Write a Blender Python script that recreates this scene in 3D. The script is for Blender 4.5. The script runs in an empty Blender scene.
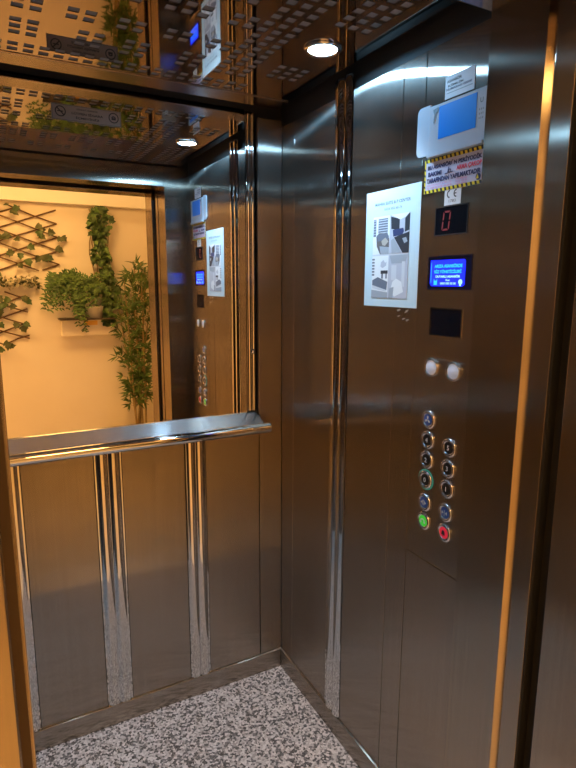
import bpy, math, random
from mathutils import Vector, Matrix
PI = math.pi
scene = bpy.context.scene
COL = scene.collection

# ------------------------------------------------------------------ materials
def new_mat(name):
    m = bpy.data.materials.new(name); m.use_nodes = True
    nt = m.node_tree
    return m, nt, nt.nodes['Principled BSDF']

def plain(name, col, rough=0.5, metal=0.0, spec=0.5):
    m, nt, b = new_mat(name)
    b.inputs['Base Color'].default_value = (*col, 1)
    b.inputs['Roughness'].default_value = rough
    b.inputs['Metallic'].default_value = metal
    b.inputs['Specular IOR Level'].default_value = spec
    return m

def noisy(name, c1, c2, scale, rough=0.5, detail=4, metal=0.0, bump=0.0):
    m, nt, b = new_mat(name)
    tc = nt.nodes.new('ShaderNodeTexCoord')
    n = nt.nodes.new('ShaderNodeTexNoise'); n.inputs['Scale'].default_value = scale
    n.inputs['Detail'].default_value = detail
    r = nt.nodes.new('ShaderNodeValToRGB')
    r.color_ramp.elements[0].position = 0.3; r.color_ramp.elements[0].color = (*c1, 1)
    r.color_ramp.elements[1].position = 0.7; r.color_ramp.elements[1].color = (*c2, 1)
    nt.links.new(tc.outputs['Object'], n.inputs['Vector'])
    nt.links.new(n.outputs['Fac'], r.inputs['Fac'])
    nt.links.new(r.outputs['Color'], b.inputs['Base Color'])
    b.inputs['Roughness'].default_value = rough
    b.inputs['Metallic'].default_value = metal
    if bump:
        bp = nt.nodes.new('ShaderNodeBump'); bp.inputs['Strength'].default_value = bump
        bp.inputs['Distance'].default_value = 0.002
        nt.links.new(n.outputs['Fac'], bp.inputs['Height']); nt.links.new(bp.outputs['Normal'], b.inputs['Normal'])
    return m

def brushed(name, col, ax, ay, stretch=(160, 160, 1.2), var=0.12, tangent=(0.7, 0.714, 0.0), grain=0.07, haze=0.17):
    """brushed stainless steel: reflections smear across the brushing (ax) and stay crisp along it (ay)"""
    m, nt, b = new_mat(name)
    nt.nodes.remove(b)
    g = nt.nodes.new('ShaderNodeBsdfAnisotropic'); g.distribution = 'MULTI_GGX'
    g2 = nt.nodes.new('ShaderNodeBsdfAnisotropic'); g2.distribution = 'MULTI_GGX'      # broad haze of the worn finish
    g2.inputs['Roughness'].default_value = 0.46; g2.inputs['Anisotropy'].default_value = -0.45
    ms = nt.nodes.new('ShaderNodeMixShader'); ms.inputs[0].default_value = haze
    nt.links.new(g.outputs[0], ms.inputs[1]); nt.links.new(g2.outputs[0], ms.inputs[2])
    nt.links.new(ms.outputs[0], nt.nodes['Material Output'].inputs['Surface'])
    r2 = math.sqrt(ax * ay)
    g.inputs['Anisotropy'].default_value = r2 / ax - 1
    t = nt.nodes.new('ShaderNodeCombineXYZ')
    for i in range(3): t.inputs[i].default_value = tangent[i]
    nt.links.new(t.outputs[0], g.inputs['Tangent']); nt.links.new(t.outputs[0], g2.inputs['Tangent'])
    tc = nt.nodes.new('ShaderNodeTexCoord')
    mp = nt.nodes.new('ShaderNodeMapping'); mp.inputs['Scale'].default_value = stretch
    n = nt.nodes.new('ShaderNodeTexNoise'); n.inputs['Scale'].default_value = 1.0; n.inputs['Detail'].default_value = 5
    nt.links.new(tc.outputs['Object'], mp.inputs['Vector']); nt.links.new(mp.outputs[0], n.inputs['Vector'])
    n2 = nt.nodes.new('ShaderNodeTexNoise'); n2.inputs['Scale'].default_value = 4.0; n2.inputs['Detail'].default_value = 3
    nt.links.new(tc.outputs['Object'], n2.inputs['Vector'])
    mr = nt.nodes.new('ShaderNodeMapRange')
    mr.inputs['From Min'].default_value = 0.3; mr.inputs['From Max'].default_value = 0.7
    r = math.sqrt(r2)
    mr.inputs['To Min'].default_value = r * (1 - var); mr.inputs['To Max'].default_value = r * (1 + var)
    nt.links.new(n2.outputs['Fac'], mr.inputs['Value']); nt.links.new(mr.outputs[0], g.inputs['Roughness'])
    rp = nt.nodes.new('ShaderNodeValToRGB')
    rp.color_ramp.elements[0].position = 0.25; rp.color_ramp.elements[0].color = (*[c * (1 - grain) for c in col], 1)
    rp.color_ramp.elements[1].position = 0.75; rp.color_ramp.elements[1].color = (*[min(1, c * (1 + grain)) for c in col], 1)
    nt.links.new(n.outputs['Fac'], rp.inputs['Fac']); nt.links.new(rp.outputs['Color'], g.inputs['Color']); nt.links.new(rp.outputs['Color'], g2.inputs['Color'])
    return m

def emit(name, col, strength):
    m, nt, b = new_mat(name)
    b.inputs['Base Color'].default_value = (0.02, 0.02, 0.02, 1)
    b.inputs['Emission Color'].default_value = (*col, 1)
    b.inputs['Emission Strength'].default_value = strength
    return m

STEEL_C = (0.375, 0.33, 0.288)
M = {}
M['steel'] = brushed('brushed_steel', STEEL_C, 0.22, 0.006)
M['jamb'] = brushed('brushed_jamb_steel', (0.40, 0.34, 0.28), 0.11, 0.009, haze=0.08)
M['polished'] = plain('polished_steel', (0.66, 0.64, 0.62), 0.045, 1.0)
M['rail'] = brushed('handrail_steel', (0.62, 0.62, 0.63), 0.06, 0.02, (1.2, 160, 160), tangent=(0.0, 0.6, 0.8))
M['chrome'] = plain('chrome', (0.75, 0.75, 0.76), 0.06, 1.0)
M['ceil'] = plain('polished_dark_ceiling_steel', (0.42, 0.37, 0.335), 0.022, 1.0)
M['ceil_trim'] = plain('ceiling_edge_steel', (0.34, 0.29, 0.25), 0.22, 1.0)
M['mirror'] = plain('mirror_silver', (0.87, 0.86, 0.84), 0.0, 1.0)
M['black'] = plain('black_gap', (0.012, 0.012, 0.013), 0.8, 0, 0.2)
M['seam'] = plain('dark_backing', (0.03, 0.028, 0.026), 0.6)
M['slot'] = plain('ceiling_diffuser', (0.22, 0.215, 0.23), 0.6)
M['plaster'] = noisy('lobby_plaster', (0.82, 0.73, 0.62), (0.86, 0.77, 0.66), 3.0, 0.75, bump=0.05)
M['lobby_floor'] = noisy('lobby_tile', (0.76, 0.66, 0.50), (0.82, 0.72, 0.56), 2.0, 0.35)
M['white_paint'] = plain('white_board', (0.82, 0.78, 0.72), 0.5)
M['cornice'] = plain('brightened_cornice', (.92, .88, .82), .6)  # lit brightness of the cornice put into a paler base colour
M['dark_wood'] = noisy('dark_shelf_wood', (0.035, 0.022, 0.014), (0.06, 0.04, 0.025), 18, 0.5)
M['stick'] = noisy('brown_lattice_stick', (0.10, 0.048, 0.02), (0.15, 0.075, 0.035), 22, 0.7)
M['ivy'] = noisy('ivy_leaf', (0.022, 0.055, 0.013), (0.065, 0.115, 0.028), 9, 0.5)
M['ivy2'] = noisy('olive_ivy_leaf', (0.035, 0.052, 0.016), (0.085, 0.095, 0.03), 9, 0.55)
M['fern'] = noisy('fern_leaf', (0.05, 0.12, 0.02), (0.13, 0.23, 0.05), 12, 0.5)
M['bamboo'] = noisy('bamboo_leaf', (0.03, 0.085, 0.015), (0.10, 0.17, 0.03), 12, 0.45)
M['cane'] = noisy('bamboo_cane', (0.24, 0.16, 0.06), (0.34, 0.25, 0.11), 14, 0.5)
M['pale_leaf'] = noisy('pale_garland', (0.32, 0.30, 0.20), (0.55, 0.50, 0.36), 40, 0.6)
M['gap_brown'] = plain('brown_gap_shade', (.05, .028, .014), .45)  # shade on the recessed left door front, put into a brown colour
M['pot'] = plain('dark_pot', (0.03, 0.028, 0.027), 0.45)
M['white_pot'] = plain('white_pot', (0.78, 0.76, 0.72), 0.4)
M['paper'] = plain('white_paper', (0.52, 0.69, 0.82), 0.55)
M['sticker'] = plain('white_sticker', (0.72, 0.75, 0.82), 0.4)
M['lilac'] = plain('pale_lilac_print', (0.56, 0.58, 0.78), 0.4)
M['yellow'] = plain('hazard_yellow', (0.80, 0.66, 0.03), 0.4)
M['ink'] = plain('black_ink', (0.015, 0.015, 0.02), 0.5)
M['navy_ink'] = plain('navy_ink', (0.02, 0.025, 0.12), 0.5)
M['grey_ink'] = plain('grey_ink', (0.17, 0.24, 0.30), 0.5)
M['red_ink'] = plain('red_ink', (0.75, 0.06, 0.12), 0.5)
M['pink_ink'] = plain('pink_ink', (0.68, 0.18, 0.42), 0.5)
M['blue_card'] = plain('blue_card', (0.003, 0.27, 1.0), 0.35)
M['holder'] = plain('pale_plastic', (0.52, 0.61, 0.72), 0.3)
M['tape'] = plain('dull_tape', (.26, .25, .24), .4)
M['smoke'] = plain('black_screen', (0.006, 0.006, 0.010), 0.08)
M['bezel'] = plain('navy_bezel', (0.006, 0.006, 0.03), 0.25)
M['cap_dark'] = plain('dark_button_face', (0.045, 0.04, 0.04), 0.25, 0.6)
M['cap_blue'] = plain('blue_button_face', (0.02, 0.07, 0.32), 0.3)
M['cap_white'] = plain('white_button_face', (0.66, 0.76, 0.98), 0.35)
M['symbol'] = plain('pale_symbol', (0.55, 0.58, 0.66), 0.4)
M['ring_metal'] = plain('button_ring_metal', (0.62, 0.62, 0.66), 0.22, 1.0)
M['grey_plate'] = plain('grey_notice', (0.30, 0.27, 0.26), 0.5)
M['lcd_blue'] = emit('lcd_blue_backlight', (0.002, 0.008, 1.0), 3.0)
M['lcd_cyan'] = emit('lcd_cyan_text', (0.015, 0.30, 1.0), 2.6)
M['lcd_white'] = emit('lcd_pale_text', (0.30, 0.65, 1.0), 1.8)
M['led_red'] = emit('red_digit', (0.9, 0.02, 0.05), 0.17)
M['glow_green'] = emit('green_button_light', (0.05, 0.75, 0.04), 0.6)
M['glow_red'] = emit('red_button_light', (1.0, 0.02, 0.06), 0.5)
M['glow_teal'] = emit('teal_ring_light', (0.0, 0.30, 0.22), 0.5)
M['lamp'] = emit('cool_led', (0.31, 0.65, 1.0), 290.0)
M['lobby_lamp'] = emit('warm_led_panel', (1.0, 0.54, 0.155), 30.0)
M['cornice_fill'] = emit('cornice_fill_glow', (1.0, 0.58, 0.18), 10.0)

# granite
m, nt, b = new_mat('speckled_granite')
tc = nt.nodes.new('ShaderNodeTexCoord')
def vor(scale):
    v = nt.nodes.new('ShaderNodeTexVoronoi'); v.inputs['Scale'].default_value = scale
    nt.links.new(tc.outputs['Object'], v.inputs['Vector'])
    s = nt.nodes.new('ShaderNodeSeparateColor'); nt.links.new(v.outputs['Color'], s.inputs[0]); return s
s1 = vor(135.0); s2 = vor(230.0)
r1 = nt.nodes.new('ShaderNodeValToRGB'); r1.color_ramp.interpolation = 'CONSTANT'
e = r1.color_ramp.elements
e[0].position = 0; e[0].color = (0.02, 0.02, 0.024, 1)
e[1].position = 0.24; e[1].color = (0.11, 0.105, 0.115, 1)
for pos, c in ((0.36, (0.52, 0.49, 0.50)), (0.62, (0.70, 0.66, 0.67)), (0.86, (0.33, 0.30, 0.30))):
    q = e.new(pos); q.color = (*c, 1)
nt.links.new(s1.outputs[0], r1.inputs['Fac'])
r2 = nt.nodes.new('ShaderNodeValToRGB'); r2.color_ramp.interpolation = 'CONSTANT'
e = r2.color_ramp.elements
e[0].position = 0; e[0].color = (0.10, 0.10, 0.115, 1); e[1].position = 0.30; e[1].color = (0.56, 0.53, 0.54, 1)
nt.links.new(s2.outputs[1], r2.inputs['Fac'])
mx = nt.nodes.new('ShaderNodeMix'); mx.data_type = 'RGBA'; mx.inputs[0].default_value = 0.15
nt.links.new(r1.outputs[0], mx.inputs[6]); nt.links.new(r2.outputs[0], mx.inputs[7])
nt.links.new(mx.outputs[2], b.inputs['Base Color']); b.inputs['Roughness'].default_value = 0.32
M['granite'] = m

# ------------------------------------------------------------------ mesh helpers
class MB:
    def __init__(s): s.v = []; s.f = []; s.mi = []; s.mats = []; s.sm = []
    def mat(s, m):
        if m not in s.mats: s.mats.append(m)
        return s.mats.index(m)
    def add(s, verts, faces, m, smooth=False):
        o = len(s.v); s.v += [tuple(p) for p in verts]; k = s.mat(m)
        for f in faces: s.f.append([o + i for i in f]); s.mi.append(k); s.sm.append(smooth)
        return s
    def box(s, x0, x1, y0, y1, z0, z1, m):
        v = [(x, y, z) for z in (z0, z1) for y in (y0, y1) for x in (x0, x1)]
        return s.add(v, [(0, 2, 3, 1), (4, 5, 7, 6), (0, 1, 5, 4), (2, 6, 7, 3), (0, 4, 6, 2), (1, 3, 7, 5)], m)
    def tube(s, pts, rad, m, n=10, caps=True):
        pts = [Vector(p) for p in pts]; rings = []
        for i, p in enumerate(pts):
            d = (pts[min(i + 1, len(pts) - 1)] - pts[max(i - 1, 0)]).normalized()
            a = d.orthogonal().normalized() if abs(d.z) < 0.95 else Vector((1, 0, 0))
            a = (a - d * a.dot(d)).normalized(); b = d.cross(a)
            r = rad[i] if isinstance(rad, (list, tuple)) else rad
            rings.append([p + a * r * math.cos(2 * PI * k / n) + b * r * math.sin(2 * PI * k / n) for k in range(n)])
        v = [q for R in rings for q in R]; f = []
        for i in range(len(pts) - 1):
            for k in range(n):
                f.append((i * n + k, i * n + (k + 1) % n, (i + 1) * n + (k + 1) % n, (i + 1) * n + k))
        s.add(v, f, m, True)
        if caps:
            s.add(rings[0], [tuple(range(n))[::-1]], m); s.add(rings[-1], [tuple(range(n))], m)
        return s
    def lathe(s, prof, O, U, V, N, m, n=28, smooth=True):
        """prof: list of (radius, height along N)"""
        O, U, V, N = map(Vector, (O, U, V, N)); v = []; f = []
        for r, h in prof:
            v += [O + U * r * math.cos(2 * PI * k / n) + V * r * math.sin(2 * PI * k / n) + N * h for k in range(n)]
        for i in range(len(prof) - 1):
            for k in range(n):
                f.append((i * n + k, i * n + (k + 1) % n, (i + 1) * n + (k + 1) % n, (i + 1) * n + k))
        return s.add(v, f, m, smooth)
    def build(s, name, parent=None, bevel=0.0):
        me = bpy.data.meshes.new(name); me.from_pydata(s.v, [], s.f)
        for m in s.mats: me.materials.append(m)
        me.polygons.foreach_set('material_index', s.mi); me.polygons.foreach_set('use_smooth', s.sm)
        me.update()
        import bmesh
        bm = bmesh.new(); bm.from_mesh(me)
        if s.fixn: bmesh.ops.recalc_face_normals(bm, faces=bm.faces)
        bm.to_mesh(me); bm.free()
        o = bpy.data.objects.new(name, me); COL.objects.link(o)
        if parent:
            o.parent = parent
            o.matrix_parent_inverse = Matrix.Translation(-world_loc(parent))
        if bevel:
            bv = o.modifiers.new('bevel', 'BEVEL'); bv.width = bevel; bv.segments = 2; bv.limit_method = 'ANGLE'
        return o
    fixn = True

def world_loc(o):
    l = o.location.copy()
    if o.parent: l = l + (Vector((0, 0, 0)))
    return l

def tag(o, label=None, cat=None, group=None, kind=None):
    if label: o['label'] = label
    if cat: o['category'] = cat
    if group: o['group'] = group
    if kind: o['kind'] = kind
    return o

def thing(name, loc, label, cat, group=None):
    o = bpy.data.objects.new(name, None); COL.objects.link(o)
    o.location = loc; o.empty_display_size = 0.05
    return tag(o, label, cat, group)

def struct(name, mb, label, cat, bevel=0.0):
    return tag(mb.build(name, None, bevel), label, cat, None, 'structure')

def bx(x0, x1, y0, y1, z0, z1, m): return MB().box(x0, x1, y0, y1, z0, z1, m)

# frames for flat work on a surface: O origin, R reading direction, U up, N towards the viewer
class Face:
    def __init__(s, kind, d): s.kind = kind; s.d = d
    def p(s, a, z, off=0.0):
        if s.kind == 'right': return (s.d - off, a, z)      # a = world y
        if s.kind == 'back': return (a, s.d - off, z)       # a = world x
        if s.kind == 'lobby': return (a, s.d + off, z)
    @property
    def R(s): return {'right': Vector((0, -1, 0)), 'back': Vector((1, 0, 0)), 'lobby': Vector((-1, 0, 0))}[s.kind]
    @property
    def N(s): return {'right': Vector((-1, 0, 0)), 'back': Vector((0, -1, 0)), 'lobby': Vector((0, 1, 0))}[s.kind]

def slab(F, a0, a1, z0, z1, o0, o1, m):
    p = F.p(a0, z0, o0); q = F.p(a1, z1, o1)
    return bx(min(p[0], q[0]), max(p[0], q[0]), min(p[1], q[1]), max(p[1], q[1]), z0, z1, m)

def text_mb(mb, s, F, a, z, h, mat, off, width=None, align='CENTER', bold=0.0):
    """flat lettering: centre a, baseline-centre z, cap height h"""
    cu = bpy.data.curves.new('lettering', 'FONT'); cu.body = s; cu.align_x = 'CENTER'; cu.align_y = 'CENTER'
    cu.size = 1.0; cu.resolution_u = 3; cu.offset = bold
    ob = bpy.data.objects.new('lettering', cu); COL.objects.link(ob)
    dg = bpy.context.evaluated_depsgraph_get(); dg.update()
    me = bpy.data.meshes.new_from_object(ob.evaluated_get(dg))
    if len(me.vertices):
        xs = [v.co.x for v in me.vertices]; ys = [v.co.y for v in me.vertices]
        cx = (min(xs) + max(xs)) / 2; cy = (min(ys) + max(ys)) / 2
        hh = max(ys) - min(ys); ww = max(xs) - min(xs)
        sy = h / 0.73 if width is None else h / hh
        sx = sy if width is None else width / ww
        O = Vector(F.p(a, z, off)); R = F.R; U = Vector((0, 0, 1))
        vs = [O + R * ((v.co.x - cx) * sx) + U * ((v.co.y - cy) * sy) for v in me.vertices]
        mb.add(vs, [tuple(p.vertices) for p in me.polygons], mat)
    bpy.data.objects.remove(ob); bpy.data.meshes.remove(me); bpy.data.curves.remove(cu)
    return mb

def shape2d(mb, pts, F, a, z, mat, off):
    """pts in metres (right, up) around centre"""
    O = Vector(F.p(a, z, off)); U = Vector((0, 0, 1))
    mb.add([O + F.R * x + U * y for x, y in pts], [tuple(range(len(pts)))], mat); return mb

def ring2d(mb, r0, r1, F, a, z, mat, off, n=24, a0=0, a1=2 * PI):
    O = Vector(F.p(a, z, off)); U = Vector((0, 0, 1)); v = []; f = []
    for k in range(n + 1):
        t = a0 + (a1 - a0) * k / n
        for r in (r0, r1): v.append(O + F.R * r * math.cos(t) + U * r * math.sin(t))
    for k in range(n): f.append((2 * k, 2 * k + 1, 2 * k + 3, 2 * k + 2))
    mb.add(v, f, mat); return mb

# ------------------------------------------------------------------ dimensions (metres; camera at the origin of the plan, lift ahead)
XW, YB, YM = 0.980, 1.8775, 1.9034       # right wall, lower back panels, mirror face
XL = -0.66                               # left wall
YF = 0.820                               # inner face of the front returns
XJ, XJL = 0.864, 0.008                   # right / left door jambs
ZC = 2.200                               # ceiling
ZT = 2.150                               # top of the wall panels
SK = 0.080                               # skirting height
FR = Face('right', XW); FB = Face('back', YM)

# ------------------------------------------------------------------ lift car shell
struct('floor', bx(XL - .03, XW + .03, YF, 1.93, -0.05, 0.0, M['granite']), 'grey and white speckled granite lift floor', 'floor')
wr = struct('wall_right', bx(XW + .014, XW + .04, 0.60, 1.96, 0.0, 2.30, M['seam']), 'right lift wall of brushed steel panels', 'wall')
wb = struct('wall_back', bx(XL - .04, XW + .013, 1.912, 1.96, 0.0, 2.30, M['seam']), 'back lift wall with mirror and brushed steel panels', 'wall')
wl = struct('wall_left', bx(XL - .04, XL - .014, 0.83, 1.911, 0.0, 2.30, M['seam']), 'left lift wall outside the view', 'wall')
# right wall panels
for y0, y1 in ((1.7845, YB - .001), (1.5295, 1.7825), (1.2085, 1.4315), (1.1235, 1.2065), (YF + .001, .9005)):
    bx(XW, XW + .012, y0, y1, SK + .001, ZT, M['steel']).build('panel', wr, 0.0012)
# back wall panels (below the rail, and the narrow full height one by the corner)
for x0, x1 in ((0.0475, 0.2695), (0.3615, 0.5835), (0.6655, 0.8815), (-.2695, -.0475), (-.6455, -.3595)):
    bx(x0, x1, YB, YB + .014, SK + .001, 1.085, M['steel']).build('panel', wb, 0.0012)
bx(0.8855, XW - .001, YB, YB + .014, SK + .001, ZT + .02, M['steel']).build('panel', wb, 0.0012)
bx(XL, XL + .012, .83, 1.87, SK + .001, ZT, M['steel']).build('panel', wl, 0.0012).location.x = -.013
# fluted polished pilasters
def pilaster(F, a0, a1, z0, z1, sag=0.0065, base=0.0):
    mb = MB(); n = 50; v = []; f = []
    for k in range(n + 1):
        t = k / n; a = a0 + (a1 - a0) * t
        # flat lips and one broad convex flute
        u = (t - .5) * 2
        if abs(u) > .88: o = 0.001
        else: o = 0.001 + sag * abs(math.sin(PI * u / .88)) ** .8
        for z, s in ((z0, 1), (z1, 1)): v.append(F.p(a, z, base + o))
    for k in range(n): f.append((2 * k, 2 * k + 1, 2 * k + 3, 2 * k + 2))
    mb.add(v, f, M['polished'], True)
    # end caps back to the wall
    for j in (0, 1):
        z = (z0, z1)[j]
        c = [v[2 * k + j] for k in range(n + 1)] + [F.p(a1, z, base - .004), F.p(a0, z, base - .004)]
        mb.add(c, [tuple(range(len(c)))], M['polished'])
    return mb
FBl = Face('back', YB)
for i, (a0, a1) in enumerate(((0.2715, 0.3595), (0.5855, 0.6635), (-.0455, .0455), (-.3575, -.2715))):
    struct('trim_%d' % (i + 1), pilaster(FBl, a0, a1, SK + .002, 1.085),
           ['polished steel vertical strip between the left and middle panels under the handrail',
            'polished steel vertical strip between the middle and right panels under the handrail',
            'polished steel vertical strip beside the left door jamb, under the handrail',
            'polished steel vertical strip on back wall outside the view'][i], 'trim')
struct('trim_5', pilaster(FR, 1.4335, 1.5275, SK + .002, ZC - .004, 0.0075), 'tall polished steel vertical strip on the right wall near the corner', 'trim')
# skirting
struct('baseboard_back', bx(XL, XW - .008, YB - .006, 1.911, 0.0005, SK, M['steel']), 'brushed steel skirting along the back wall', 'baseboard', 0.0012)
struct('baseboard_right', bx(XW - .006, XW + .0135, YF + .001, 1.911, 0.0005, SK, M['steel']), 'brushed steel skirting along the right wall', 'baseboard', 0.0012)
struct('baseboard_left', bx(XL - .0135, XL - .001, .831, 1.868, 0.0005, SK, M['steel']), 'brushed steel skirting along the left wall', 'baseboard')

# front wall: right return, left return and transom in brushed steel
fw = MB()
pp = [(XJ, YF), (XJ, .695), (XJ + .0106, .6844), (1.02, .6844), (1.02, YF)]; n = len(pp)
fw.add([(x, y, z) for z in (0, 2.30) for x, y in pp], [tuple(range(n)), tuple(range(n, 2 * n))] + [(k, (k + 1) % n, n + (k + 1) % n, n + k) for k in range(n)], M['jamb'])
struct('wall_front', fw, 'brushed steel front return right of the doorway', 'wall')
struct('trim_6', bx(-.70, XJL, .695, YF, 0, 2.30, M['jamb']), 'brushed steel front return left of the doorway', 'trim', 0.0015)
struct('trim_7', bx(XJL + .001, XJ - .001, .695, YF, 2.095, 2.30, M['jamb']), 'brushed steel transom above the lift doorway', 'trim', 0.0015)
# car doors slid into their pockets, landing frame
struct('door_1', MB().box(XJ, 1.02, .636, .676, 0, 2.115, M['jamb']).box(XJ + .0003, 1.02, .6305, .6358, 0, 2.115, M['black']), 'edge of the retracted right lift door', 'door', 0.001)  # black plate paints the dark of the gap onto the door front
struct('door_2', MB().box(-.60, XJL - .004, .634, .676, 0, 2.115, M['jamb']), 'edge of the retracted left lift door', 'door', 0.001)
struct('trim_8', MB().box(.853, 1.02, .458, .594, 0, 2.20, M['jamb']), 'brushed steel landing door frame on the right', 'trim', 0.0015)
struct('trim_9', MB().box(-.17, -.0065, .458, .594, 0, 2.20, M['jamb']), 'brushed steel landing door frame on the left', 'trim', 0.0015)
struct('trim_10', MB().box(-.006, .8525, .458, .594, 2.088, 2.20, M['jamb']), 'brushed steel landing door head', 'trim', 0.0015)
struct('trim_11', MB().box(-.70, 1.02, .604, .6275, 0, 2.30, M['black']).box(-.70, 1.02, .604, .819, -.05, -.002, M['black']), 'dark gap between lift and landing', 'trim')
# open the dark gap plate: rebuilt as jambs and head only
bpy.data.objects.remove(bpy.data.objects['trim_11'])
g = MB()
g.box(.885, 1.02, .604, .630, 0, 2.30, M['black']); g.box(-.70, .0033, .604, .633, 0, 2.118, M['gap_brown'])  # black and brown fill paints in the shade of the recessed gap
g.box(-.03, .885, .604, .694, 2.12, 2.30, M['black'])
struct('trim_11', g, 'dark fill painting the shade of the shaft gap around the lift doorway', 'trim')
struct('trim_12', bx(-.70, 1.02, .604, YF - .001, -.05, -.001, plain('aluminium_sill', (.80, .78, .76), .45, .55)), 'metal sill of the lift doorway', 'trim')

# car roof, edge gap and ceiling panel with cut squares
struct('trim_13', bx(XL - .04, XW + .04, .60, 1.96, 2.302, 2.33, M['black']), 'black lift roof above the ceiling panel', 'trim')
PX, PY, X0, Y0, SQ = .0376, .0372, .110, 1.137, .0245
def occ(i, j):
    if (i - 19) ** 2 + (j - 5.6) ** 2 < 2.6 ** 2 or (i + 16) ** 2 + (j - 5.6) ** 2 < 2.6 ** 2: return False
    if j in (15, 16): return -18 <= i <= 17
    if j > 16 or j == 14: return False
    k = i if i >= 2 else 3 - i if i < 0 else i
    i2 = i if i >= 0 else -i + 1
    if 14 <= i2 <= 16: return j <= 13
    if i2 == 17: return False
    if i2 >= 18: return i2 <= 20 and (j in (10, 11, 12) or j <= 2)
    if j in (11, 12, 13): return i2 % 7 in (0, 1, 4, 5)
    if j in (8, 9): return i2 % 3 != 2
    if j in (4, 5): return i2 % 4 != 3
    if j in (0, 1, 2): return i2 % 7 in (0, 1, 2, 4, 5)
    if j in (-3, -4): return i2 % 3 != 2
    return False
cx0, cx1, cy0, cy1 = XL + .02, XW - .035, YF + .03, 1.760
xs = [cx0]; ys = [cy0]
for i in range(-20, 23):
    x = X0 + i * PX
    if x - SQ / 2 > cx0 and x + SQ / 2 < cx1: xs += [x - SQ / 2, x + SQ / 2]
for j in range(-8, 18):
    y = Y0 + j * PY
    if y - SQ / 2 > cy0 and y + SQ / 2 < cy1: ys += [y - SQ / 2, y + SQ / 2]
xs.append(cx1); ys.append(cy1)
cm = MB(); nx, ny = len(xs), len(ys)
V = [(x, y, ZC) for y in ys for x in xs]; Fc = []; holes = []
for b_ in range(ny - 1):
    for a_ in range(nx - 1):
        xm = (xs[a_] + xs[a_ + 1]) / 2; ym = (ys[b_] + ys[b_ + 1]) / 2
        i = round((xm - X0) / PX); j = round((ym - Y0) / PY)
        hole = a_ % 2 == 1 and b_ % 2 == 1 and abs(xm - X0 - i * PX) < .002 and abs(ym - Y0 - j * PY) < .002 and occ(i, j)
        q = (b_ * nx + a_, (b_ + 1) * nx + a_, (b_ + 1) * nx + a_ + 1, b_ * nx + a_ + 1)
        if hole: holes.append((xs[a_], xs[a_ + 1], ys[b_], ys[b_ + 1]))
        else: Fc.append(q)
cm.fixn = False
cm.add(V, Fc, M['ceil'])
for x0, x1, y0, y1 in holes:      # cut walls
    v = [(x0, y0, ZC), (x1, y0, ZC), (x1, y1, ZC), (x0, y1, ZC)]; w = [(x, y, ZC + .0025) for x, y, z in v]
    cm.add(v + w, [(0, 4, 5, 1), (1, 5, 6, 2), (2, 6, 7, 3), (3, 7, 4, 0)], M['ceil_trim'])
ceil = struct('ceiling', cm, 'polished dark steel lift ceiling cut with small squares', 'ceiling')
bx(cx0, cx1, cy0, cy1, ZC + .003, ZC + .012, M['slot']).build('diffuser', ceil)
# plain border strip along the back edge of the ceiling panel
MB().box(cx0, cx1, cy1 + .001, 1.845, ZC - .004, ZC + .012, M['ceil_trim']).build('border_strip', ceil, 0.003)

# ------------------------------------------------------------------ mirror with chrome edge strip and caps
mir = thing('wall_mirror', (0.1, YM, 1.12), 'large wall mirror above the handrail reflecting the plants', 'mirror')
bx(-.645, .8445, YM, YM + .006, 1.112, 2.196, M['mirror']).build('glass', mir)
FM = Face('back', YM)
st = pilaster(FM, .8455, .8845, 1.120, 2.190, 0.0045, .002).build('edge_strip', mir); tag(st, 'polished steel strip along the right mirror edge')
for z in (1.348, 1.935):
    MB().lathe([(0.0, .018), (.006, .017), (.009, .013), (.010, .004), (.010, 0)], (.866, YM, z), (1, 0, 0), (0, 0, 1), (0, -1, 0), M['chrome']).build('mirror_cap', mir)

# ------------------------------------------------------------------ handrail
hr = thing('handrail', (0.15, 1.80, 1.06), 'steel handrail below the mirror on the back wall', 'handrail')
tb = MB(); tb.tube([(-.62, 1.803, 1.072), (.8895, 1.803, 1.072)], .0185, M['polished'], 32); tb.build('rail_tube', hr)
lg = MB()
prof = [(1.9020, 1.1140), (1.8215, 1.0850), (1.8200, 1.0800), (1.8700, 1.0780), (1.9020, 1.0870)]
v = [(x, y, z) for x in (-.62, .879) for y, z in prof]; n = len(prof)
lg.add(v, [tuple(range(n)), tuple(range(n, 2 * n))[::-1]] + [(k, (k + 1) % n, n + (k + 1) % n, n + k) for k in range(n)], M['rail'])
lg.build('top_ledge', hr, 0.0025)
MB().lathe([(0.0, .003), (.016, .003), (.0182, 0)], (.8897, 1.803, 1.072), (0, 1, 0), (0, 0, 1), (1, 0, 0), M['chrome']).build('end_cap', hr)

# ------------------------------------------------------------------ control panel
cp = thing('control_panel', (XW, 1.012, .40), 'tall steel lift control panel with displays and round buttons', 'control panel')
slab(FR, .9025, 1.1215, .8715, ZT, -.012, 0, M['steel']).build('face_plate', cp, 0.0012)
sp = slab(FR, .9025, 1.1215, SK + .001, .8685, -.012, 0, M['steel']).build('service_cover', cp, 0.002)
def screen(name, a0, a1, z0, z1, face, label=None, rim='chrome', w=.004):
    r = MB()
    for p in ((a0 - w, a1 + w, z1, z1 + w), (a0 - w, a1 + w, z0 - w, z0), (a0 - w, a0, z0, z1), (a1, a1 + w, z0, z1)):
        s = slab(FR, *p, .0002, .0022, M[rim]); r.add(s.v, s.f, M[rim])
    o = slab(FR, a0, a1, z0, z1, .0002, .0012, M[face]).build(name, cp)
    if label: tag(o, label)
    r.build('rim', o)
    return o
d = screen('floor_display', .9635, 1.066, 1.717, 1.780, 'smoke', 'black floor display with a red zero', 'ink', .002)
mb = MB()                                          # seven segment zero, slanted
def seg(pts): shape2d(mb, [(x + y * .12, y) for x, y in pts], FR, 1.030, 1.7485, M['led_red'], .0016)
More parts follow.
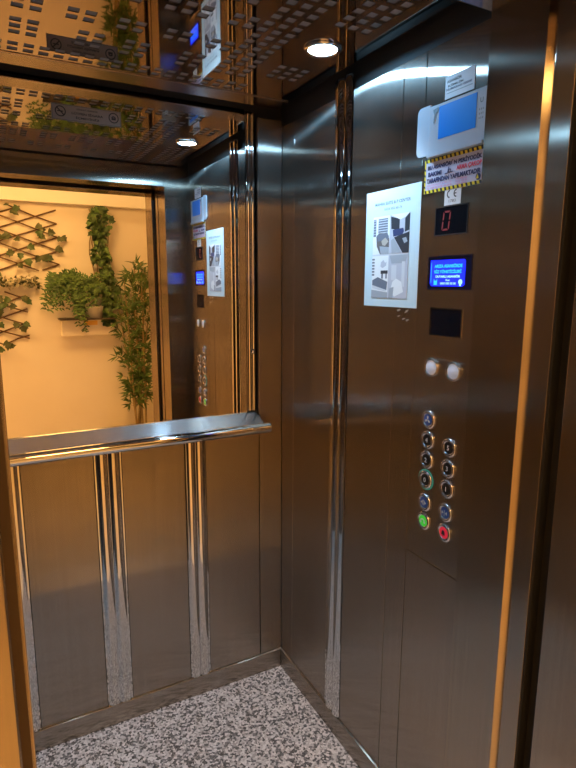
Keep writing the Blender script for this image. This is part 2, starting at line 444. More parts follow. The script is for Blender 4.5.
w, h, t = .0125, .0225, .0042
seg([(-w + .003, h), (w - .003, h), (w - .006, h - t), (-w + .006, h - t)])
seg([(-w + .003, -h), (w - .003, -h), (w - .006, -h + t), (-w + .006, -h + t)])
for sx in (-1, 1):
    for sy in (-1, 1):
        seg([(sx * w, sy * (h - .002)), (sx * (w - t), sy * (h - .006)), (sx * (w - t), sy * .003), (sx * (w - t / 2), sy * .001), (sx * w, sy * .003)])
tag(mb.build('digit', d), 'red zero')
l = screen('message_display', .943, 1.081, 1.590, 1.664, 'bezel', 'bright blue message display', 'bezel', .003)
a, z = 1.014, 1.627
mb = MB()
shape2d(mb, [(-.061, .030), (.050, .030), (.054, .026), (.054, -.028), (.048, -.032), (-.056, -.032), (-.061, -.026)], FR, a, z, M['lcd_blue'], .0016)
mb.build('backlight', l)
mb = MB()
text_mb(mb, 'ARIZA ASANSÖRDE', FR, a + .001, z + .0165, .0095, M['lcd_cyan'], .002, .092, bold=.05)
text_mb(mb, 'BİZ YÖNETİCİLERİ', FR, a + .002, z + .0035, .0095, M['lcd_cyan'], .002, .090, bold=.05)
text_mb(mb, 'DUYARLI ASANSÖR', FR, a + .001, z - .0085, .0068, M['lcd_white'], .002, .082, bold=.05)
text_mb(mb, 'Kat', FR, a, z - .0175, .0048, M['lcd_white'], .002, .014, bold=.03)
text_mb(mb, '0000 000 00 00', FR, a - .0005, z - .0255, .0055, M['lcd_white'], .002, .052, bold=.03)
ring2d(mb, 0, .0065, FR, a - .041, z - .022, M['lcd_white'], .002, 14)
shape2d(mb, [(-.003, -.006), (.003, -.006), (.003, -.0095), (-.003, -.0095)], FR, a - .041, z - .022, M['lcd_white'], .002)
shape2d(mb, [(-.006, .008), (-.002, .003), (.003, .003), (.006, .008), (.006, -.007), (-.006, -.007)], FR, a + .042, z - .022, M['lcd_cyan'], .002)
shape2d(mb, [(-.0008, .024), (.0008, .024), (.0008, -.024), (-.0008, -.024)], FR, a + .058, z, M['lcd_cyan'], .002)
mb.build('lettering', l)
screen('blank_display', .963, 1.068, 1.476, 1.540, 'smoke', 'blank black display window', 'chrome', .003)

def button(a, z, r, cap, label, sym=None, ring='chrome'):
    k_ = .76 if cap == 'cap_white' else .61
    O = (XW, a, z)
    o = MB().lathe([(r, 0), (r * .99, .002), (r * .97, .0045), (r * (k_ + .21), .006), (r * (k_ + .09), .0058), (r * (k_ - .01), .0035)], O, (0, -1, 0), (0, 0, 1), (-1, 0, 0), M['ring_metal']).build('push_button', cp)
    tag(o, label)
    if ring != 'chrome':
        MB().lathe([(r * 1.0, .0015), (r * 1.12, .0015), (r * 1.12, .0003), (r, .0003)], O, (0, -1, 0), (0, 0, 1), (-1, 0, 0), M[ring]).build('light_ring', o)
    MB().lathe([(r * k_, .0038), (r * (k_ - .1), .0046), (0, .005)], O, (0, -1, 0), (0, 0, 1), (-1, 0, 0), M[cap]).build('button_cap', o)
    if sym:
        mb = MB(); sym(mb, a, z)
        if mb.v: mb.build('symbol', o)
OFF = .0053
def T(s, h=.0125, bold=.0, mat='symbol'):
    return lambda mb, a, z: text_mb(mb, s, FR, a, z, h, M[mat], OFF, bold=bold)
def fan(mb, a, z):
    for k in range(3):
        t = PI / 2 + k * 2 * PI / 3; c, s = math.cos(t), math.sin(t)
        shape2d(mb, [(x * c - y * s, x * s + y * c) for x, y in ((.001, -.0012), (.006, -.0035), (.010, -.002), (.010, .002), (.006, .0025), (.001, .0012))], FR, a, z, M['symbol'], OFF)
def doors(op):
    def f(mb, a, z):
        shape2d(mb, [(-.0007, .008), (.0007, .008), (.0007, -.008), (-.0007, -.008)], FR, a, z, M['symbol'], OFF)
        for sx in (-1, 1):
            tip, bs = (.010, .004) if op else (.003, .009)
            shape2d(mb, [(sx * tip, 0), (sx * bs, .005), (sx * bs, -.005)], FR, a, z, M['symbol'], OFF)
            if op: shape2d(mb, [(sx * .0022, .007), (sx * .0032, .007), (sx * .0032, -.007), (sx * .0022, -.007)], FR, a, z, M['symbol'], OFF)
    return f
def bell(mat):
    def f(mb, a, z):
        shape2d(mb, [(-.008, -.005), (-.006, -.002), (-.005, .004), (-.002, .007), (.002, .007), (.005, .004), (.006, -.002), (.008, -.005)], FR, a, z, M[mat], OFF)
        ring2d(mb, 0, .0022, FR, a, z - .007, M[mat], OFF, 10)
    return f
def phone(mat):
    def f(mb, a, z):
        ring2d(mb, .006, .010, FR, a, z - .003, M[mat], OFF, 14, PI * .1, PI * .95)
        ring2d(mb, 0, .0035, FR, a - .007, z - .002, M[mat], OFF, 10); ring2d(mb, 0, .0035, FR, a + .007, z - .003, M[mat], OFF, 10)
    return f
button(1.054, 1.392, .0245, 'cap_white', 'left of the two plain white round buttons')
button(.978, 1.392, .0245, 'cap_white', 'right of the two plain white round buttons')
R_ = .0248
button(1.0555, 1.256, R_, 'cap_blue', 'blue fan button at the top of the left column', fan)
button(1.0555, 1.202, R_, 'cap_dark', 'floor button marked 4', T('4'))
button(1.0555, 1.148, R_, 'cap_dark', 'floor button marked 2', T('2'))
button(1.0555, 1.094, R_, 'cap_dark', 'floor button marked 0 with a teal light ring', T('0'), 'glow_teal')
button(1.0555, 1.031, R_, 'cap_blue', 'blue door open button', doors(True))
button(1.0555, .979, R_, 'glow_green', 'green lit intercom button', phone('symbol'))
button(.9785, 1.201, R_, 'cap_dark', 'floor button marked 5', T('5'))
button(.9785, 1.147, R_, 'cap_dark', 'floor button marked 3', T('3'))
button(.9785, 1.094, R_, 'cap_dark', 'floor button marked 1', T('1'))
button(.9785, 1.031, R_, 'cap_blue', 'blue door close button', doors(False))
button(.9785, .977, R_, 'glow_red', 'red lit alarm button', bell('ink'))

# ------------------------------------------------------------------ things fixed on the right wall
# pale card holder with a blue card
ch = thing('card_holder', (XW, 1.02, 1.90), 'pale plastic card holder with a plain blue card above the hazard sticker', 'card holder')
slab(FR, .920, 1.099, 1.899, 2.016, .0005, .0085, M['holder']).build('frame', ch, 0.002)
slab(FR, .948, 1.064, 1.937, 2.009, .0087, .0093, M['blue_card']).build('blue_card', ch)
tabm = MB(); pts = []
for cxx, czz, t0 in ((1.1015, 1.912, 3 * PI / 2), (1.1015, 2.018, 0)): pass
rr = .014; ta0, ta1, tz0, tz1 = 1.0995, 1.143, 1.908, 2.022
out = [(ta0, tz0), (ta1 - rr, tz0)]
for k in range(1, 6):
    t = -PI / 2 + k * PI / 10; out.append((ta1 - rr + rr * math.cos(t), tz0 + rr + rr * math.sin(t)))
for k in range(6):
    t = k * PI / 10; out.append((ta1 - rr + rr * math.cos(t), tz1 - rr + rr * math.sin(t)))
out.append((ta0, tz1)); n = len(out)
v = [FR.p(a, z, .0005) for a, z in out] + [FR.p(a, z, .005) for a, z in out]
tabm.add(v, [tuple(range(n)), tuple(range(n, 2 * n))] + [(k, (k + 1) % n, n + (k + 1) % n, n + k) for k in range(n)], M['holder'])
tabm.build('side_tab', ch)
slab(FR, .924, 1.097, 1.9005, 1.907, .0086, .013, M['holder']).build('lower_lip', ch)
mb = MB()
text_mb(mb, 'U', FR, .934, 1.990, .010, M['grey_ink'], .0088, bold=.03)
for z in (1.972, 1.963, 1.954): text_mb(mb, 'III', FR, .934, z, .004, M['grey_ink'], .0088, .012)
mb.build('lettering', ch); mb = MB()
shape2d(mb, [(-.008, .014), (.010, .017), (.010, .009), (.002, .004), (-.002, -.016), (-.006, -.016), (-.004, .003)], FR, 1.076, 1.992, M['grey_ink'], .0096)
mb.build('emblem', ch)

# label with lines of small writing
lb = thing('paper_label', (XW, 1.011, 2.02), 'small white label with rows of dark writing above the card holder', 'label')
slab(FR, .966, 1.056, 2.0225, 2.071, .0003, .0009, M['sticker']).build('sheet', lb)
mb = MB()
text_mb(mb, 'ASANSÖR', FR, 1.028, 2.060, .008, M['ink'], .0012, .046, bold=.03)
text_mb(mb, 'KİMLİK', FR, 1.022, 2.050, .006, M['ink'], .0012, .050, bold=.03)
text_mb(mb, 'NUMARASI 00000', FR, 1.013, 2.042, .005, M['navy_ink'], .0012, .078, bold=.02)
shape2d(mb, [(-.040, .0006), (.040, .0006), (.040, -.0006), (-.040, -.0006)], FR, 1.011, 2.034, M['grey_ink'], .0012)
mb.build('writing', lb)

# hazard sticker
hz = thing('hazard_sticker', (XW, 1.017, 1.82), 'rectangular sticker with yellow and black striped border and maintenance notice', 'sticker')
A0, A1, Z0, Z1 = .921, 1.113, 1.819, 1.898
slab(FR, A0, A1, Z0, Z1, .0004, .0010, M['lilac']).build('sheet', hz)
bd = MB(); bw = .0075
for (a0, a1, z0, z1) in ((A0, A1, Z1 - bw, Z1), (A0, A1, Z0, Z0 + bw), (A0, A0 + bw * .6, Z0 + bw, Z1 - bw), (A1 - bw * .6, A1, Z0 + bw, Z1 - bw)):
    p = [FR.p(a1, z0, .0013), FR.p(a0, z0, .0013), FR.p(a0, z1, .0013), FR.p(a1, z1, .0013)]
    bd.add(p, [(0, 1, 2, 3)], M['yellow'])
k = A0 + .006
while k < A1 - .008:
    for z0 in (Z0, Z1 - bw):
        bd.add([FR.p(k, z0, .0016), FR.p(k + .006, z0, .0016), FR.p(k + .0085, z0 + bw, .0016), FR.p(k + .0025, z0 + bw, .0016)], [(0, 1, 2, 3)], M['ink'])
    k += .0135
k = Z0 + bw + .004
while k < Z1 - bw - .006:
    for a0 in (A0, A1 - bw * .6):
        bd.add([FR.p(a0, k, .0016), FR.p(a0 + bw * .6, k + .003, .0016), FR.p(a0 + bw * .6, k + .008, .0016), FR.p(a0, k + .005, .0016)], [(0, 1, 2, 3)], M['ink'])
    k += .0135
bd.build('striped_border', hz)
mb = MB(); O2 = .0018; am = (A0 + A1) / 2
text_mb(mb, 'BU ASANSÖRÜN PERİYODİK', FR, am - .001, 1.8795, .0125, M['navy_ink'], O2, .172, bold=.05)
text_mb(mb, 'BAKIMI', FR, am + .060, 1.8625, .0105, M['navy_ink'], O2, .046, bold=.05)
text_mb(mb, 'ARMA ÇAKOP', FR, am - .049, 1.8632, .0125, M['red_ink'], O2, .076, bold=.05)
text_mb(mb, 'TARAFINDAN YAPILMAKTADIR', FR, am + .001, 1.8475, .0112, M['navy_ink'], O2, .172, bold=.05)
text_mb(mb, 'ASANSÖR SANAYİ VE TİC. LTD.', FR, am + .044, 1.8375, .0048, M['pink_ink'], O2, .084)
text_mb(mb, 'TEL: 0000 000 00 00 / 000 00 00', FR, am + .044, 1.8305, .0046, M['pink_ink'], O2, .084)
for i_, z in enumerate((1.8385, 1.8335, 1.8285)):
    text_mb(mb, ('GSM: 0000 000', 'FAKS: 000 00', 'ADRES: MERKEZ')[i_], FR, am - .028, z, .0036, M['pink_ink'], O2, .036)
# line drawn emblem in the middle, round emblem at the right
shape2d(mb, [(-.014, -.006), (.012, -.004), (.014, -.0055), (-.014, -.0085)], FR, am + .012, 1.8635, M['navy_ink'], O2)
shape2d(mb, [(-.004, -.005), (-.001, .007), (.001, .007), (.000, -.004)], FR, am + .014, 1.8635, M['navy_ink'], O2)
ring2d(mb, .0025, .0045, FR, am + .010, 1.8615, M['navy_ink'], O2, 14)
ring2d(mb, 0, .0075, FR, am - .079, 1.8345, M['navy_ink'], O2, 18)
shape2d(mb, [(-.004, -.004), (.000, .006), (.004, -.004)], FR, am - .077, 1.8345, M['yellow'], O2 + .0003)
mb.build('lettering', hz)

# CE label
ce = thing('mark_label', (XW, 1.014, 1.785), 'small pale label with the letters CE just below the hazard sticker', 'label')
slab(FR, .988, 1.0405, 1.7835, 1.8185, .0003, .0008, M['sticker']).build('sheet', ce)
mb = MB()
for s_ in (0, 1):
    a_ = 1.0235 - s_ * .0215
    ring2d(mb, .0062, .0092, FR, a_, 1.8085, M['ink'], .0011, 18, PI * .5, PI * 1.5)
    if s_: shape2d(mb, [(-.0065, .0012), (0, .0012), (0, -.0012), (-.0065, -.0012)], FR, a_, 1.8085, M['ink'], .0011)
text_mb(mb, '1783', FR, 1.0145, 1.7925, .0062, M['ink'], .0011, .022)
mb.build('lettering', ce)

# sheet of paper with photographs of rooms
po = thing('paper_notice', (XW, 1.236, 1.537), 'white paper sheet with four room photographs left of the control panel', 'notice')
slab(FR, 1.1225, 1.352, 1.5375, 1.8515, -.0001, .0010, M['paper']).build('sheet', po)
mb = MB()
text_mb(mb, 'MAHRA SUITE & P CENTER', FR, 1.236, 1.8155, .0085, M['grey_ink'], .0013, .150, bold=.02)
text_mb(mb, '0534 502 60 74', FR, 1.232, 1.8000, .0065, M['grey_ink'], .0013, .075)
mb.build('heading', po)
PC = {k: plain('print_' + k, c, .5) for k, c in dict(navy=(.03, .05, .16), slate=(.14, .17, .24), grey=(.33, .38, .46), pale=(.56, .62, .72), white=(.72, .78, .86), brown=(.13, .12, .13), dark=(.03, .035, .05), tan=(.42, .40, .38), mist=(.45, .50, .62)).items()}
ph = MB()
PA, PZ, PWd, PH = 1.317, 1.783, .156, .222       # left edge, top edge, width, height
lay = [0]
def pr(pts, c):
    lay[0] += 1
    vs = [FR.p(PA - x * PWd, PZ - y * PH, .0012 + lay[0] * .000015) for x, y in pts]
    ph.add(vs, [tuple(range(len(pts)))], PC[c])
def prr(x0, y0, x1, y1, c): pr([(x0, y0), (x1, y0), (x1, y1), (x0, y1)], c)
prr(0, 0, 1, 1, 'pale')
# upper left: sofa before shuttered window
prr(.0, .0, .47, .46, 'white'); prr(.01, .03, .09, .24, 'slate'); prr(.15, .03, .42, .22, 'slate')
for k in range(6): prr(.155, .045 + k * .03, .415, .055 + k * .03, 'pale'); prr(.015, .04 + k * .033, .085, .05 + k * .033, 'mist')
pr([(.10, .24), (.18, .20), (.42, .21), (.47, .28), (.47, .46), (.22, .46), (.12, .36)], 'brown')
pr([(.12, .22), (.40, .20), (.46, .25), (.44, .29), (.14, .30)], 'slate')
pr([(.25, .30), (.36, .26), (.45, .31), (.36, .36), (.28, .35)], 'tan'); pr([(.20, .36), (.47, .38), (.47, .46), (.24, .46)], 'grey')
# upper right: bedroom with dark curtains and bed
prr(.48, .0, 1.0, .46, 'mist'); pr([(.50, .02), (.74, .06), (.74, .20), (.56, .17), (.52, .17)], 'dark'); pr([(.88, .06), (1.0, .0), (1.0, .20), (.88, .22)], 'dark')
pr([(.50, .0), (1.0, .0), (.88, .05), (.75, .07)], 'white')
pr([(.56, .18), (.84, .17), (.86, .21), (.82, .25), (.58, .26)], 'navy'); pr([(.60, .27), (1.0, .22), (1.0, .46), (.84, .46)], 'dark')
pr([(.82, .29), (.92, .28), (.96, .33), (.88, .35)], 'grey'); pr([(.52, .30), (.60, .28), (.82, .46), (.55, .46)], 'grey')
# lower left: bedroom with picture
prr(.0, .48, .47, 1.0, 'white')
for k in range(6): prr(.0, .51 + k * .038, .075, .532 + k * .038, 'slate')
pr([(.26, .56), (.33, .53), (.38, .57), (.42, .55), (.41, .60), (.31, .63), (.25, .61)], 'mist'); prr(.26, .66, .46, .70, 'dark'); prr(.28, .70, .33, .76, 'slate'); prr(.40, .70, .44, .76, 'slate')
pr([(.02, .78), (.18, .74), (.46, .80), (.44, .90), (.20, .87), (.02, .84)], 'slate'); pr([(.02, .84), (.44, .90), (.42, .92), (.02, .88)], 'pale'); pr([(.0, .90), (.47, .93), (.47, 1.0), (.0, 1.0)], 'grey')
# lower right: bathroom
prr(.48, .48, 1.0, 1.0, 'mist'); pr([(.50, .48), (1.0, .48), (.92, .58), (.56, .58)], 'grey'); prr(.56, .60, .70, .78, 'pale'); prr(.84, .56, .92, .86, 'pale')
pr([(.60, .80), (.70, .76), (.84, .80), (.90, .92), (.66, .98), (.54, .92)], 'white'); pr([(.52, .88), (.64, .86), (.62, 1.0), (.50, 1.0)], 'grey')
tag(ph.build('printed_photographs', po), 'collage of four blue grey room photographs')
# torn tape under the paper
tp = MB(); rnd = random.Random(4)
for k in range(9):
    a_ = 1.205 - rnd.random() * .05; z_ = 1.532 - rnd.random() * .035
    shape2d(tp, [(-.004, .0006 + rnd.random() * .002), (.008, .004), (.009, .003), (-.003, -.002)], FR, a_, z_, M['tape'], .0003)
tp.build('torn_tape', po)

# ------------------------------------------------------------------ notice strip at the top of the mirror
ns = thing('mirror_notice', (.315, YM, 2.083), 'narrow grey notice strip with two round signs near the top of the mirror', 'notice')
slab(FM, .2145, .4185, 2.083, 2.129, .0004, .0012, M['grey_plate']).build('strip', ns)
mb = MB(); O3 = .0016
for a_ in (.240, .396): ring2d(mb, .0125, .0155, FM, a_, 2.108, M['ink'], O3, 24)
c, s = math.cos(PI / 4), math.sin(PI / 4)
shape2d(mb, [(-.010 - .0012, .010 - .0012), (-.010 + .0012, .010 + .0012), (.010 + .0012, -.010 + .0012), (.010 - .0012, -.010 - .0012)], FM, .240, 2.108, M['ink'], O3)
shape2d(mb, [(-.009, .0015), (.008, .0015), (.008, -.0015), (-.009, -.0015)], FM, .240, 2.108, M['ink'], O3)
ring2d(mb, .004, .0075, FM, .396, 2.106, M['ink'], O3, 14, PI * .1, PI * .9)
shape2d(mb, [(-.006, -.001), (.006, -.001), (.007, -.007), (-.007, -.007)], FM, .396, 2.109, M['ink'], O3)
text_mb(mb, 'DİKKAT ASANSÖR', FM, .318, 2.1195, .006, M['ink'], O3, .062, bold=.02)
text_mb(mb, 'LÜTFEN SİGARA', FM, .318, 2.1075, .0085, M['ink'], O3, .092, bold=.03)
text_mb(mb, 'İÇMEYİNİZ', FM, .318, 2.0945, .0085, M['ink'], O3, .070, bold=.03)
for (x0, x1, z0, z1) in ((.2165, .4165, 2.0845, 2.0853), (.2165, .4165, 2.1267, 2.1275), (.2165, .2173, 2.0853, 2.1267), (.4157, .4165, 2.0853, 2.1267)):
    mb.add([FM.p(x0, z0, O3), FM.p(x1, z0, O3), FM.p(x1, z1, O3), FM.p(x0, z1, O3)], [(0, 1, 2, 3)], M['ink'])
mb.build('signs_and_lettering', ns)

# ------------------------------------------------------------------ round ceiling lights
def spot(x, y, label):
    t = thing('ceiling_spotlight', (x, y, ZC), label, 'ceiling light')
    MB().lathe([(.050, -.0004), (.050, -.004), (.045, -.008), (.038, -.006), (.037, -.003)], (x, y, ZC), (1, 0, 0), (0, 1, 0), (0, 0, 1), M['chrome']).build('rim', t)
    MB().lathe([(.0375, -.0035), (.02, -.0045), (0, -.005)], (x, y, ZC), (1, 0, 0), (0, 1, 0), (0, 0, 1), M['lamp']).build('lens', t)
    ld = bpy.data.lights.new('spotlight_beam', 'SPOT'); ld.energy = 34; ld.color = (0.66, 0.86, 1.0)
    ld.spot_size = math.radians(104); ld.spot_blend = 0.55; ld.shadow_soft_size = 0.03
    lo = bpy.data.objects.new('spotlight_beam', ld); COL.objects.link(lo); lo.parent = t; lo.location = (0, 0, -.012)
spot(.820, 1.345, 'bright round spotlight in the dark ceiling near the right wall')
spot(-.500, 1.345, 'round ceiling spotlight on the left side outside the view')

# ------------------------------------------------------------------ lobby (seen in the mirror)
LX0, LX1, LY, LZ = -1.7, 2.5, -1.69, 2.62
struct('floor_lobby', bx(LX0, LX1, LY, .603, -.06, -.002, M['lobby_floor']), 'beige lobby floor outside the lift', 'floor')
struct('ceiling_lobby', bx(LX0, LX1, LY, .457, LZ, LZ + .05, M['plaster']), 'warm plaster lobby ceiling', 'ceiling')
struct('wall_lobby', bx(LX0, LX1, LY - .06, LY, -.06, LZ, M['plaster']), 'peach plaster lobby wall seen in the mirror', 'wall')
struct('wall_lobby_left', bx(LX0 - .06, LX0, LY - .06, .603, -.06, LZ, M['plaster']), 'lobby side wall outside the view', 'wall')
struct('wall_lobby_right', bx(LX1, LX1 + .06, LY - .06, .603, -.06, LZ, M['plaster']), 'lobby side wall right of the lift', 'wall')
wlm = MB()
wlm.box(LX0, -.1705, .47, .603, 0, LZ, M['plaster']).box(1.0205, LX1, .47, .603, 0, LZ, M['plaster']).box(-.1705, 1.0205, .47, .603, 2.2005, LZ, M['plaster'])
struct('wall_landing', wlm, 'plaster wall around the lift landing door', 'wall')
struct('trim_14', bx(LX0, LX1, LY, LY + .07, 2.285, 2.42, M['cornice']), 'plaster cornice along the lobby wall', 'trim', .004)

def lobby_light(x, y):
    t = thing('lobby_light', (x, y, LZ), 'warm square light panel on the lobby ceiling outside the view', 'ceiling light', 'lobby light panels')
    bx(x - .3, x + .3, y - .3, y + .3, LZ - .02, LZ - .001, M['white_paint']).build('frame', t)
    bx(x - .28, x + .28, y - .28, y + .28, LZ - .024, LZ - .0205, M['lobby_lamp']).build('light_panel', t)
lobby_light(.45, -.55)
lobby_light(-.85, -.75)
ls = thing('cornice_fill_light', (.5, LY + .22, LZ), 'added warm light strip brightening the cornice and lobby wall, outside the view', 'ceiling light')  # added unseen strip, put in to brighten the cornice and upper wall
bx(-1.0, 2.0, LY + .20, LY + .25, LZ - .02, LZ - .001, M['white_paint']).build('channel', ls)
bx(-.98, 1.98, LY + .205, LY + .245, LZ - .023, LZ - .0205, M['cornice_fill']).build('diffuser', ls)

# ------------------------------------------------------------------ plants
rnd = random.Random(11)
def leaf_geom(L, W, kind):
    """outline in local x (length) / y (width) with fold z"""
    if kind == 'ivy':
        o = [(0, 0), (.05, .26), (.22, .50), (.38, .34), (.62, .40), (.74, .20), (1, 0)]
    elif kind == 'lance':
        o = [(0, 0), (.18, .38), (.45, .5), (.75, .28), (1, 0)]
    else:
        o = [(0, 0), (.25, .45), (.6, .42), (1, 0)]
    return [(x * L, y * W) for x, y in o]
def add_leaf(mb, P, D, Nn, L, W, kind, m):
    D = Vector(D).normalized(); Nn = Vector(Nn); Nn = (Nn - D * Nn.dot(D))
    Nn = Nn.normalized() if Nn.length > 1e-4 else D.orthogonal().normalized()
    S = D.cross(Nn); P = Vector(P); o = leaf_geom(L, W, kind); k = len(o)
    sag = lambda x: -0.25 * L * (x / L) ** 2
    mid = [P + D * x + Nn * sag(x) for x, y in o]
    up = [P + D * x + S * y + Nn * (sag(x) + .25 * y) for x, y in o[1:-1]]
    dn = [P + D * x - S * y + Nn * (sag(x) + .25 * y) for x, y in o[1:-1]]
    v = mid + up + dn; f = []
    v = [Vector((q.x, max(q.y, LY + .006), q.z)) for q in v]
    U = lambda i: 0 if i == 0 else k - 1 if i == k - 1 else k + i - 1
    Dn = lambda i: 0 if i == 0 else k - 1 if i == k - 1 else k + (k - 2) + i - 1
    for i in range(k - 1):
        f.append(tuple(dict.fromkeys((i, i + 1, U(i + 1), U(i)))))
        f.append(tuple(dict.fromkeys((i, Dn(i), Dn(i + 1), i + 1))))
    mb.add(v, [q for q in f if len(q) > 2], m)
def rv(): return Vector((rnd.uniform(-1, 1), rnd.uniform(-1, 1), rnd.uniform(-1, 1)))
WY = LY + .002

def trellis(x0, x1, z0, z1, label, tips, seed):
    global rnd; rnd = random.Random(seed)
    t = thing('wall_trellis', ((x0 + x1) / 2, LY, z0), label, 'trellis')
    lat = MB(); knots = []
    sl = .36; dz = .118
    for sgn in (-1, 1):
        k = -12
        while k < 14:
            c0 = z0 + k * dz
            # z = c0 + sgn*sl*(x-x0)
            pts = []
            for i in range(41):
                x = x0 + (x1 - x0) * i / 40; z = c0 + sgn * sl * (x - x0)
                if z0 <= z <= z1: pts.append((x, z))
            if len(pts) > 5:
                a_, b_ = pts[0], pts[-1]
                yy = WY + (.008 if sgn > 0 else .020)
                lat.tube([(a_[0], yy, a_[1]), ((a_[0] + b_[0]) / 2, yy + .004, (a_[1] + b_[1]) / 2 + rnd.uniform(-.008, .008)), (b_[0], yy, b_[1])], .0065, M['stick'], 6)
                knots += pts[::7]
            k += 1
    lat.build('lattice', t)
    iv = MB()
    for (x, z) in knots:
        if rnd.random() < .78:
            for q in range(rnd.choice((1, 2, 2, 3))):
                P = (x + rnd.uniform(-.05, .05), WY + .036 + rnd.random() * .03, z + rnd.uniform(-.035, .03))
                D = Vector((rnd.uniform(-1, 1), .35, rnd.uniform(-1.1, .2)))
                add_leaf(iv, P, D, Vector((0, 1, .3)) + rv() * .4, rnd.uniform(.05, .08), rnd.uniform(.06, .085), 'ivy', M['ivy2'] if rnd.random() < .7 else M['ivy'])
    iv.build('ivy_leaves', t)
trellis(-.55, .60, 1.70, 2.255, 'upper brown lattice trellis with scattered ivy leaves on lobby wall', None, 5)
trellis(-.55, .31, 1.06, 1.525, 'lower brown lattice trellis with scattered ivy leaves under the garland', None, 8)

# pale garland along the wall
rnd = random.Random(3)
g = thing('leaf_garland', (.05, LY, 1.58), 'pale small leafed garland running along the lobby wall between the trellises', 'garland')
gm = MB(); gm.tube([(-.6 + i * .1, WY + .045 , 1.60 + .012 * math.sin(i * 1.7)) for i in range(11)], .007, M['stick'], 6); gm.build('stem', g)
gm = MB()
for k in range(620):
    x = rnd.uniform(-.6, .42); P = (x, WY + .05 + rnd.uniform(0, .04), 1.60 + rnd.gauss(0, .02))
    add_leaf(gm, P, rv(), rv(), rnd.uniform(.028, .045), .024, 'oval', M['pale_leaf'] if rnd.random() < .6 else M['ivy2'])
gm.build('garland_leaves', g)

# shelf unit
sh = thing('wall_shelf', (.81, LY, 1.13), 'white box shelf with dark top under the hanging fern', 'shelf')
bx(.575, 1.035, LY + .002, LY + .11, 1.120, 1.2675, M['plaster']).build('box', sh, .003)
bx(.555, 1.035, LY + .002, LY + .20, 1.268, 1.280, M['dark_wood']).build('shelf_top', sh, .002)
lbm = bx(.765, .885, LY + .1105, LY + .112, 1.215, 1.255, plain('amber_label', (.80, .45, .06), .5)); lbm.build('amber_label', sh)

def pot(name, x, y, z, r0, r1, h, mat, parent):
    return MB().lathe([(0, 0), (r0, 0), (r1, h), (r1 * 1.06, h), (r1 * 1.06, h * .94 + .004), (r1 * .9, h * .9), (0, h * .88)], (x, y, z), (1, 0, 0), (0, 1, 0), (0, 0, 1), mat, 24).build(name, parent)

# trailing fern in a white pot on the shelf
rnd = random.Random(21)
fe = thing('trailing_fern', (.86, LY + .10, 1.2805), 'bushy green trailing fern in white pot on the wall shelf', 'plant')
pot('pot', .86, LY + .10, 1.2805, .07, .085, .105, M['white_pot'], fe)
fm = MB()
for k in range(120):
    if k < 78:
        tx = rnd.uniform(.42, .90); P0 = Vector((.66 + rnd.uniform(-.16, .14), LY + .10, 1.58 + rnd.uniform(-.04, .12))); drop = rnd.uniform(.02, .26)
    elif k < 96:
        tx = rnd.uniform(.68, .80); P0 = Vector((.72 + rnd.uniform(-.05, .05), LY + .13, 1.52)); drop = rnd.uniform(.25, .46)
    else:
        tx = rnd.uniform(.74, .97); P0 = Vector((.86 + rnd.uniform(-.05, .04), LY + .10, 1.40)); drop = rnd.uniform(-.06, .10)
    P2 = Vector((tx, LY + rnd.uniform(.08, .26), 1.60 - drop + rnd.uniform(-.02, .05)))
    P1 = (P0 + P2) / 2 + Vector((0, .03, .08 + rnd.random() * .08))
    last = None
    for i in range(11):
        t = i / 10; P = P0 * (1 - t) ** 2 + P1 * 2 * t * (1 - t) + P2 * t * t
        if P.y < LY + .02: P.y = LY + .02
        if last is not None and i > 1:
            d = (P - last).normalized(); side = d.cross(Vector((0, 1, 0))); side = side.normalized() if side.length > .01 else Vector((1, 0, 0))
            for sg in (-1, 1):
                add_leaf(fm, P, d * .5 + side * sg + rv() * .25, Vector((0, 1, .2)), rnd.uniform(.022, .042), .014, 'lance', M['fern'] if rnd.random() < .75 else M['ivy'])
        last = P
fm.build('fronds', fe)

# hanging ivy column
rnd = random.Random(31)
iv = thing('hanging_ivy', (.95, LY, 1.24), 'tall hanging ivy falling down the lobby wall from near the cornice', 'plant')
im = MB()
for q in range(6):
    x = .88 + q * .028
    im.tube([(x + .02 * math.sin(i * 1.3 + q), LY + .03 + .012 * math.sin(i + q), 2.26 - i * .1) for i in range(10 if q > 2 else 8)], .005, M['cane'], 5)
im.build('vines', iv)
im = MB()
for k in range(520):
    z = rnd.uniform(1.22, 2.275); u = (2.275 - z) / 1.05
    c0 = .940 + .065 * u + .022 * math.sin(z * 9); hw = (.115 if z > 2.16 else .088) * (.78 + .30 * math.sin(z * 21 + 1)) * (1 - .25 * u) if z > 1.5 else .055
    P = (c0 + rnd.uniform(-hw, hw), LY + .035 + rnd.random() * .10, z)
    add_leaf(im, P, Vector((rnd.uniform(-.9, .9), .4, rnd.uniform(-1.2, .1))), Vector((0, 1, .4)) + rv() * .5, rnd.uniform(.035, .065), rnd.uniform(.038, .06), 'ivy', M['ivy'] if rnd.random() < .75 else M['fern'])
im.build('ivy_leaves', iv)
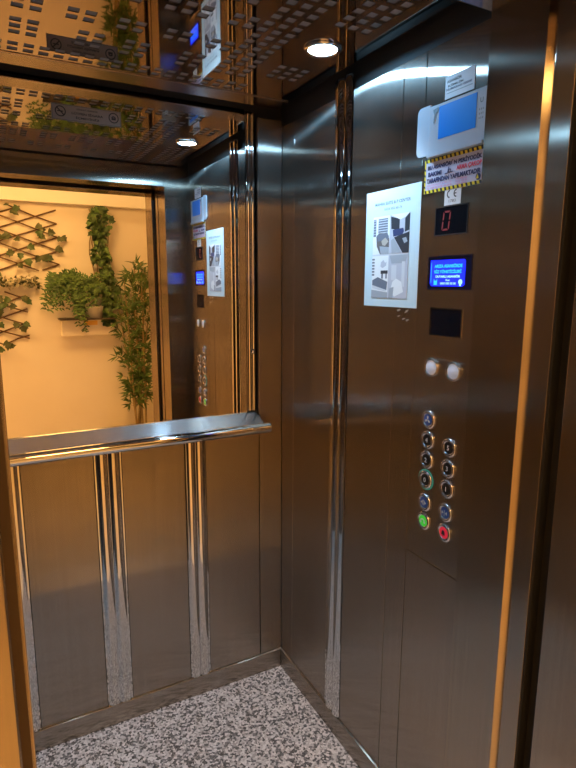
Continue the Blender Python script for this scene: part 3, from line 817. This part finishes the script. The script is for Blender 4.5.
# bamboo
rnd = random.Random(41)
bb = thing('potted_bamboo', (1.22, LY + .18, 0), 'tall slender potted bamboo with narrow leaves right of the hanging ivy', 'plant')
pot('pot', 1.22, LY + .18, -.002, .09, .13, .17, M['pot'], bb)
cn = MB(); lv = MB()
for q in range(7):
    bx_ = 1.22 + rnd.uniform(-.06, .06); tx = 1.24 + (q - 3) * .052 + rnd.uniform(-.02, .02)
    H = (1.45, 1.62, 1.70, 1.80, 1.78, 1.70, 1.60)[q]; yb = LY + .18 + rnd.uniform(-.05, .05)
    st_ = [Vector((bx_ + (tx - bx_) * (i / 12) ** 1.1, yb - .02 * (i / 12), .12 + (H - .12) * i / 12)) for i in range(13)]
    cn.tube(st_, [.011 - .0006 * i for i in range(13)], M['cane'], 7)
    for p in range(44):
        t = rnd.uniform(.20, 1.0)
        i = min(11, int(t * 12)); P = st_[i].lerp(st_[i + 1], t * 12 - i if t < 1 else 1)
        d0 = Vector((rnd.uniform(-1, 1), rnd.uniform(-.6, .6), rnd.uniform(.1, .8))).normalized()
        Lb = rnd.uniform(.03, .10)
        tip = P + d0 * Lb
        if tip.y < LY + .03: tip.y = LY + .03
        cn.tube([P, tip], .0022, M['cane'], 4, False)
        for s_ in range(rnd.choice((4, 5, 6))):
            d = d0 + rv() * .8 + Vector((0, 0, -.25))
            if tip.y < LY + .10 and d.y < 0: d.y = abs(d.y)
            add_leaf(lv, tip, d, Vector((0, .8, .6)) + rv() * .4, rnd.uniform(.06, .11), rnd.uniform(.011, .018), 'lance', M['bamboo'] if rnd.random() < .8 else M['fern'])
cn.build('canes', bb); lv.build('leaves', bb)

# ------------------------------------------------------------------ world, camera, colour
w = bpy.data.worlds.new('dark_shaft'); scene.world = w; w.use_nodes = True
w.node_tree.nodes['Background'].inputs[0].default_value = (0.01, 0.01, 0.012, 1)
w.node_tree.nodes['Background'].inputs[1].default_value = 0.2

FPX, YAW, PIT, ROL = 555.34, math.radians(28.226), math.radians(10.265), math.radians(-0.232)
cam = bpy.data.cameras.new('camera'); co = bpy.data.objects.new('camera', cam); COL.objects.link(co)
cam.sensor_fit = 'VERTICAL'; cam.sensor_height = 36.0; cam.sensor_width = 27.0
cam.lens = FPX / 768 * 36.0; cam.clip_start = 0.01
fwd = Vector((math.sin(YAW) * math.cos(PIT), math.cos(YAW) * math.cos(PIT), -math.sin(PIT)))
r0 = Vector((math.cos(YAW), -math.sin(YAW), 0)); u0 = r0.cross(fwd)
c, s = math.cos(ROL), math.sin(ROL)
Rr = r0 * c - u0 * s; Uu = r0 * s + u0 * c
mw = Matrix((Rr, Uu, -fwd)).transposed().to_4x4(); mw.translation = Vector((0, 0, 1.6))
co.matrix_world = mw
scene.camera = co
vs = scene.view_settings
vs.view_transform = 'Standard'; vs.look = 'None'; vs.gamma = 1.0; vs.use_curve_mapping = False; vs.exposure = 0.0
cy = scene.cycles
cy.max_bounces = 14; cy.glossy_bounces = 12; cy.diffuse_bounces = 4; cy.sample_clamp_indirect = 6.0
cy.caustics_reflective = True
